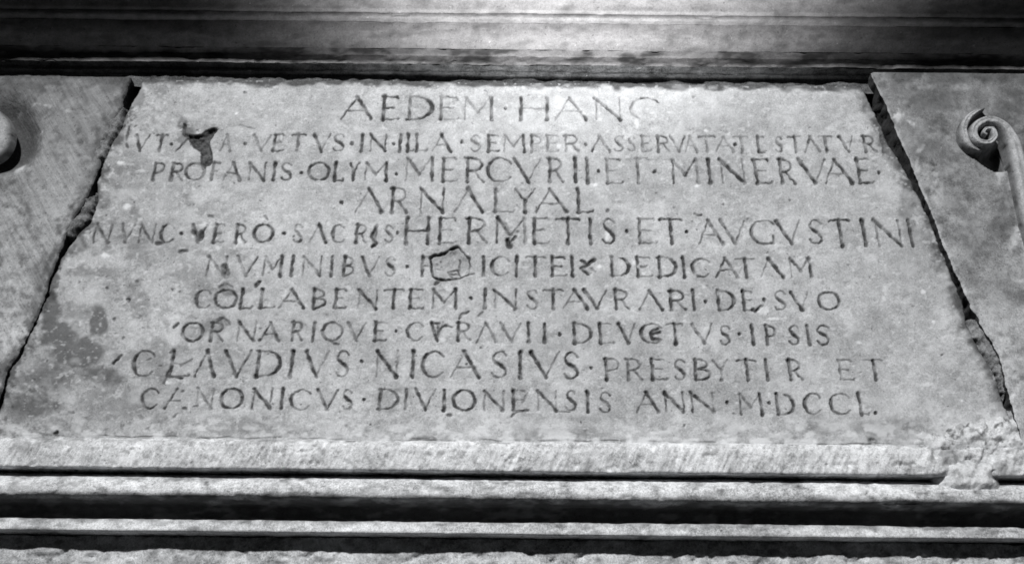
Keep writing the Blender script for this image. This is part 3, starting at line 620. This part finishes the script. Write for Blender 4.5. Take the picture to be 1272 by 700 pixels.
# sill below the inscription: (front strip, deep quirk, torus, fillet, deep quirk), stepping back downwards
zt = rowz(548.2, .0); zb = rowz(584.5, .010)
def f_strip(px, py, X, S, T_):
    d = .0026*fbm((px+py*.5)/3.4, (py-px*.2)/30, 3, 101)-.002*sst(.12, .3, fbm(px/14, py/8, 4, 102))*sst(.0, .03, S)
    cr = sst(1090, 1180, px); d = d+cr*.006*fbm(px/11, py/9, 4, 103)-.004*cr*sst(.02, .2, fbm(px/22, py/16, 3, 118))
    br = sst(.1, .34, fbm(px/26, px*0, 4, 104)); low = sst(576, 590, py-px*.0105)
    d = d-.004*br*low
    g = blob(px, py, [(30,560,20,8,.35),(398,565,8,8,.5),(545,566,8,6,.5),(880,566,14,5,.4),(730,578,14,6,.5),(790,582,14,4,.5),(60,552,60,5,.3),(1180,560,20,14,.6),(300,552,40,4,.25)], 105)
    g = g+.35*sst(.1, .4, fbm((px+py*.5)/4, (py-px*.2)/26, 4, 106))
    g = np.maximum(g, .5*(1-sst(0, 2.6, py-(546.4+px*.0045)+5*fbm(px/7, py/3, 4, 107)))*sst(-.12, .2, fbm(px/19, py/6, 4, 109)))
    g = np.maximum(g, .5*sst(.08, .3, fbm(px/5, py/4, 4, 110))); g = np.maximum(g, cr*.6*sst(.02, .22, fbm(px/13, py/10, 5, 119)))
    return d, g, .30*sst(0, .3, fbm(px/18, py/10, 4, 108))
p2 = .010-.032
sill = moulding('sill_moulding', [(-.02, zt+.0006), (-.0005, zt), (.0015, zt-.0012), (.0065, zt-.006), (.0095, zt-.014), (.010, zt-.022), (.010, zb+.001), (.009, zb), (p2, zb+.003)], M_sill, nx=2000, rag=.0011, fn=f_strip, seed=31)
tag(sill, 'pale horizontal moulded ledge of strip, rounded torus and fillet running under the inscribed slab', 'moulding')
zb2 = zb+.003
# torus above a shaded hollow
Zr = lambda row, p: rowz(row, p)
tor = [(-.045, zb2-.0005), (p2+.001, zb2-.0008), (.001, Zr(596.5, .001)), (.0072, Zr(599, .0072)), (.0118, Zr(603.5, .0118)), (.0145, Zr(609, .0145)), (.0148, Zr(614, .0148)), (.0130, Zr(618.5, .0130)), (.009, Zr(622, .009)), (.002, Zr(625, .002)), (-.008, Zr(627.5, -.008)),
       (-.022, Zr(630, -.022)), (-.034, Zr(634, -.034)), (-.038, Zr(640, -.038)), (-.038, Zr(651, -.038))]
def f_torus(px, py, X, S, T_):
    d = -.0022*sst(.14, .34, fbm(px/30, py/8, 4, 111))
    g = .6*sst(0, .3, fbm(px/16, py/6, 5, 112))+.35*sst(.05, .25, fbm(px/4, py/3, 4, 116))+blob(px, py, [(40,612,30,6,.4),(610,612,8,12,.3),(1100,625,50,8,.2)], 113)
    g = np.maximum(g, .85*sst(611, 626, py-(px-636)*.0094+34*fbm(px/24, py/8, 5, 114)))  # shade of the torus underside painted in, with ragged grime
    return d, g, .3*sst(0, .3, fbm(px/22, py/8, 4, 115))
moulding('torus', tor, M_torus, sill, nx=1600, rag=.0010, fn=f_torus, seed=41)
pf = -.004
zf0 = rowz(647.5, pf); zf1 = rowz(663, pf); pq = -.0265
zq = zf1+.001
def f_fil(px, py, X, S, T_):
    g = .55*sst(-.05, .28, fbm(px/14, py/4, 5, 122))*sst(-.2, .2, fbm(px/60, px*0, 3, 123))
    g = np.maximum(g, .75*(1-sst(646, 655, py-(px-636)*.0094+16*fbm(px/16, py/6, 5, 124))))  # shading on the fillet's upper half painted in
    return -.0016*sst(.16, .34, fbm(px/24, py/8, 4, 121)), g, .25*sst(0, .3, fbm(px/22, py/8, 4, 125))
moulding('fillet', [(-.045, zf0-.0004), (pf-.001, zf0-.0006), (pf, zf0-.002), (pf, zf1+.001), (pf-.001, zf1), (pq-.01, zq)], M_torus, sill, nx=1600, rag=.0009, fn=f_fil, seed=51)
def f_low(px, py, X, S, T_):
    return -.004*sst(.08, .3, fbm(px/16, py/10, 5, 131)), .6*sst(.0, .3, fbm(px/12, py/7, 5, 132)), .35*sst(0, .3, fbm(px/16, py/7, 4, 135))
low = moulding('lintel_block', [(pq-.02, zq-.0006), (pq+.0, zq-.001), (pq+.001, zq-.003), (pq+.001, zq-.32)], M_low, nx=1400, rag=.0022, fn=f_low, seed=61, step=.002)
tag(low, 'rough mottled stone face below the lowest groove, along the bottom edge', 'stone block')

# cornice above, stepping forward upwards, dark and polished
def seq(spec, p, z):
    """spec: ('v', row) vertical face up to photograph row; ('u', row) level underside coming forward to row; ('s', row, slope) sloping"""
    out = [(p, z)]
    for it in spec:
        if it[0] == 'v':
            z = rowz(it[1], p, 636)
        elif it[0] == 'u':
            q = p
            while float(proj(0., z, q)[1]) > it[1] and q < .8: q += .0005
            p = q
        elif it[0] == 's':       # rise k metres per metre forward
            q, zz = p, z
            while float(proj(0., zz, q)[1]) > it[1] and q < .8: q += .0005; zz = z+(q-p)*it[2]
            p, z = q, zz
        out.append((p, z))
    return out, p, z
def f_corn(px, py, X, S, T_):
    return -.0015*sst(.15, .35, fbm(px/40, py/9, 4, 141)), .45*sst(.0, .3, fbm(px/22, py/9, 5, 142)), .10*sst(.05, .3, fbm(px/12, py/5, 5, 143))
z0 = rowz(107, -.004)
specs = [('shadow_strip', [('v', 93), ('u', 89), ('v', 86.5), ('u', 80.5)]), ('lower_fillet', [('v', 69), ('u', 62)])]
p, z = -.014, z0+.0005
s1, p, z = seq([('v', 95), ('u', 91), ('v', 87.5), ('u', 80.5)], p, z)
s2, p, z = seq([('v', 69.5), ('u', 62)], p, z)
def curve(p, z, row, bulge, k0):
    """ovolo/cove between (p,z) and the row, rising k0 per metre; bulge > 0 convex"""
    o, p1, z1 = seq([('s', row, k0)], p, z); n = 14; L = []
    for i in range(n+1):
        t = i/n; b = bulge*4*t*(1-t); nx_, nz_ = (z1-z), -(p1-p); l = math.hypot(nx_, nz_)
        L.append((p+(p1-p)*t+b*nx_/l*l, z+(z1-z)*t+b*nz_/l*l))
    return L, p1, z1
s3, p, z = curve(p, z, 29, .16, 1.0)
s4a, p, z = seq([('u', 27.5)], p, z)
s4, p, z = curve(p, z, 17.5, .35, 1.1)
s5, p, z = seq([('u', 14.5)], p, z)
s6, p, z = curve(p, z, -30, -.10, 1.0)
s7, p, z = seq([('u', -60), ('v', -120)], p, z)
s8 = [(p, z), (p, z+.05), (-.07, z+.05)]
up = lambda L: L[::-1]
def f_low2(px, py, X, S, T_):
    d, g, pl_ = f_corn(px, py, X, S, T_); return d-.002*sst(.05, .3, fbm(px/14, py/9, 4, 146)), np.maximum(g, .9*sst(-.1, .15, fbm(px/30, py/12, 5, 147))), pl_  # dark patches painted in to dull the light on this fillet
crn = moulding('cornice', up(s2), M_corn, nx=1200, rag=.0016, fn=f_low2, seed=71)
tag(crn, 'dark stone cornice of several smooth bands, running across above the inscribed slab', 'cornice')
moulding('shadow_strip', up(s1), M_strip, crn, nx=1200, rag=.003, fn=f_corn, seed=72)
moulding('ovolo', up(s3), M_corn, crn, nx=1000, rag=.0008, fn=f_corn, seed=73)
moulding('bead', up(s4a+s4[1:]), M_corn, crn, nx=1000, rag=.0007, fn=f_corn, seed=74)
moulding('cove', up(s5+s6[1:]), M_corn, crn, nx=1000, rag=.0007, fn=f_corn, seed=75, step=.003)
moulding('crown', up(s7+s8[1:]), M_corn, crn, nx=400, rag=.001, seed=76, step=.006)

# ------------------------------------------------------------------ mortar: lumps as rough height fields
def lump(name, poly, p0, hgt, mat, seed, edge=8, res=1.1, sink=.02, cell=9, gscale=.5, pale=0.0, amp=1.5):
    xs = [q[0] for q in poly]; ys = [q[1] for q in poly]
    gx = np.arange(min(xs)-6, max(xs)+6, res); gy = np.arange(min(ys)-6, max(ys)+6, res)
    PX, PY = np.meshgrid(gx, gy)
    wx = PX+10*fbm(PX/cell, PY/cell, 3, seed); wy = PY+10*fbm(PX/cell+5, PY/cell, 3, seed+1)
    ins = poly_mask(wx, wy, poly); d = poly_dist(wx, wy, poly); sd = np.where(ins, d, -d)
    k = sst(-2, edge, sd)
    h = -sink+(hgt+sink)*np.sqrt(k)+k*hgt*amp*fbm(PX/cell, PY/cell, 5, seed+2, .42)
    X, Z = unproj(PX, PY, p0); co = np.stack([X, -(p0+h), Z], -1).reshape(-1, 3)
    q = gridq(len(gy), len(gx), flip=True)
    kf = k.ravel()[q].max(1) > .002; q = q[kf]
    u, inv = np.unique(q, return_inverse=True)
    g = gscale*sst(-.05, .3, fbm(PX/6, PY/6, 5, seed+6))+.3*(1-k)
    pl = pale*sst(-.1, .2, fbm(PX/8, PY/8, 4, seed+9))
    return mesh_np(name, co[u], inv.reshape(-1, 4), mat, None, {'grime_shade': g.ravel()[u].clip(0, .9), 'pale': pl.ravel()[u]})
o = lump('mortar_patch', [(1164,572),(1172,566),(1200,562),(1235,566),(1250,578),(1246,592),(1252,600),(1250,616),(1225,622),(1195,620),(1172,616),(1164,602),(1166,590)], .0095, .0052, M_mortar, 201, edge=22, sink=.02, pale=.45, amp=1.3, cell=12)
tag(o, 'pale mortar patch bridging the dark groove below the right corner of the inscribed slab', 'mortar')
o = lump('mortar_patch', [(1140,560),(1120,552),(1140,540),(1160,530),(1190,518),(1215,510),(1252,512),(1290,515),(1330,540),(1320,575),(1250,574),(1190,572),(1160,570)], .0005, .0028, M_mortar, 221, edge=26, sink=.0035, pale=.4, gscale=1.25, amp=2.6, cell=15)
tag(o, 'crumbly whitish mortar smeared over the lower right corner where the right joint ends', 'mortar')
o = lump('joint_filling', [(152,128),(160,132),(150,160),(134,196),(122,206),(112,200),(120,176),(130,150)], -.002, .004, M_fill, 231, edge=6, cell=7, amp=2.2)
tag(o, 'grey mortar lump in the upper part of the left joint, beside the second line', 'mortar')
o = lump('joint_filling', [(64,318),(80,312),(74,338),(64,356),(62,372),(50,392),(40,410),(30,430),(20,448),(12,456),(20,436),(36,404),(52,372),(56,346)], -.010, .003, M_fill, 261, edge=4, cell=7, amp=2, gscale=.6)
tag(o, 'thin dark mortar sunk in the lower part of the left joint', 'mortar')
o = lump('joint_filling', [(118,236),(124,250),(112,278),(96,290),(82,300),(78,288),(92,264),(106,246)], -.002, .003, M_fill, 241, edge=6, cell=7, amp=2.4)
tag(o, 'dark crumbling mortar in the left joint, beside the first word of the fifth line', 'mortar')
o = lump('joint_filling', [(1200,392),(1216,396),(1232,420),(1246,446),(1252,475),(1250,500),(1242,490),(1236,468),(1220,446),(1204,420)], -.003, .003, M_fill, 251, edge=6, cell=7, amp=2, gscale=.2, pale=.12)
tag(o, 'rough grey mortar in the lower part of the right joint', 'mortar')
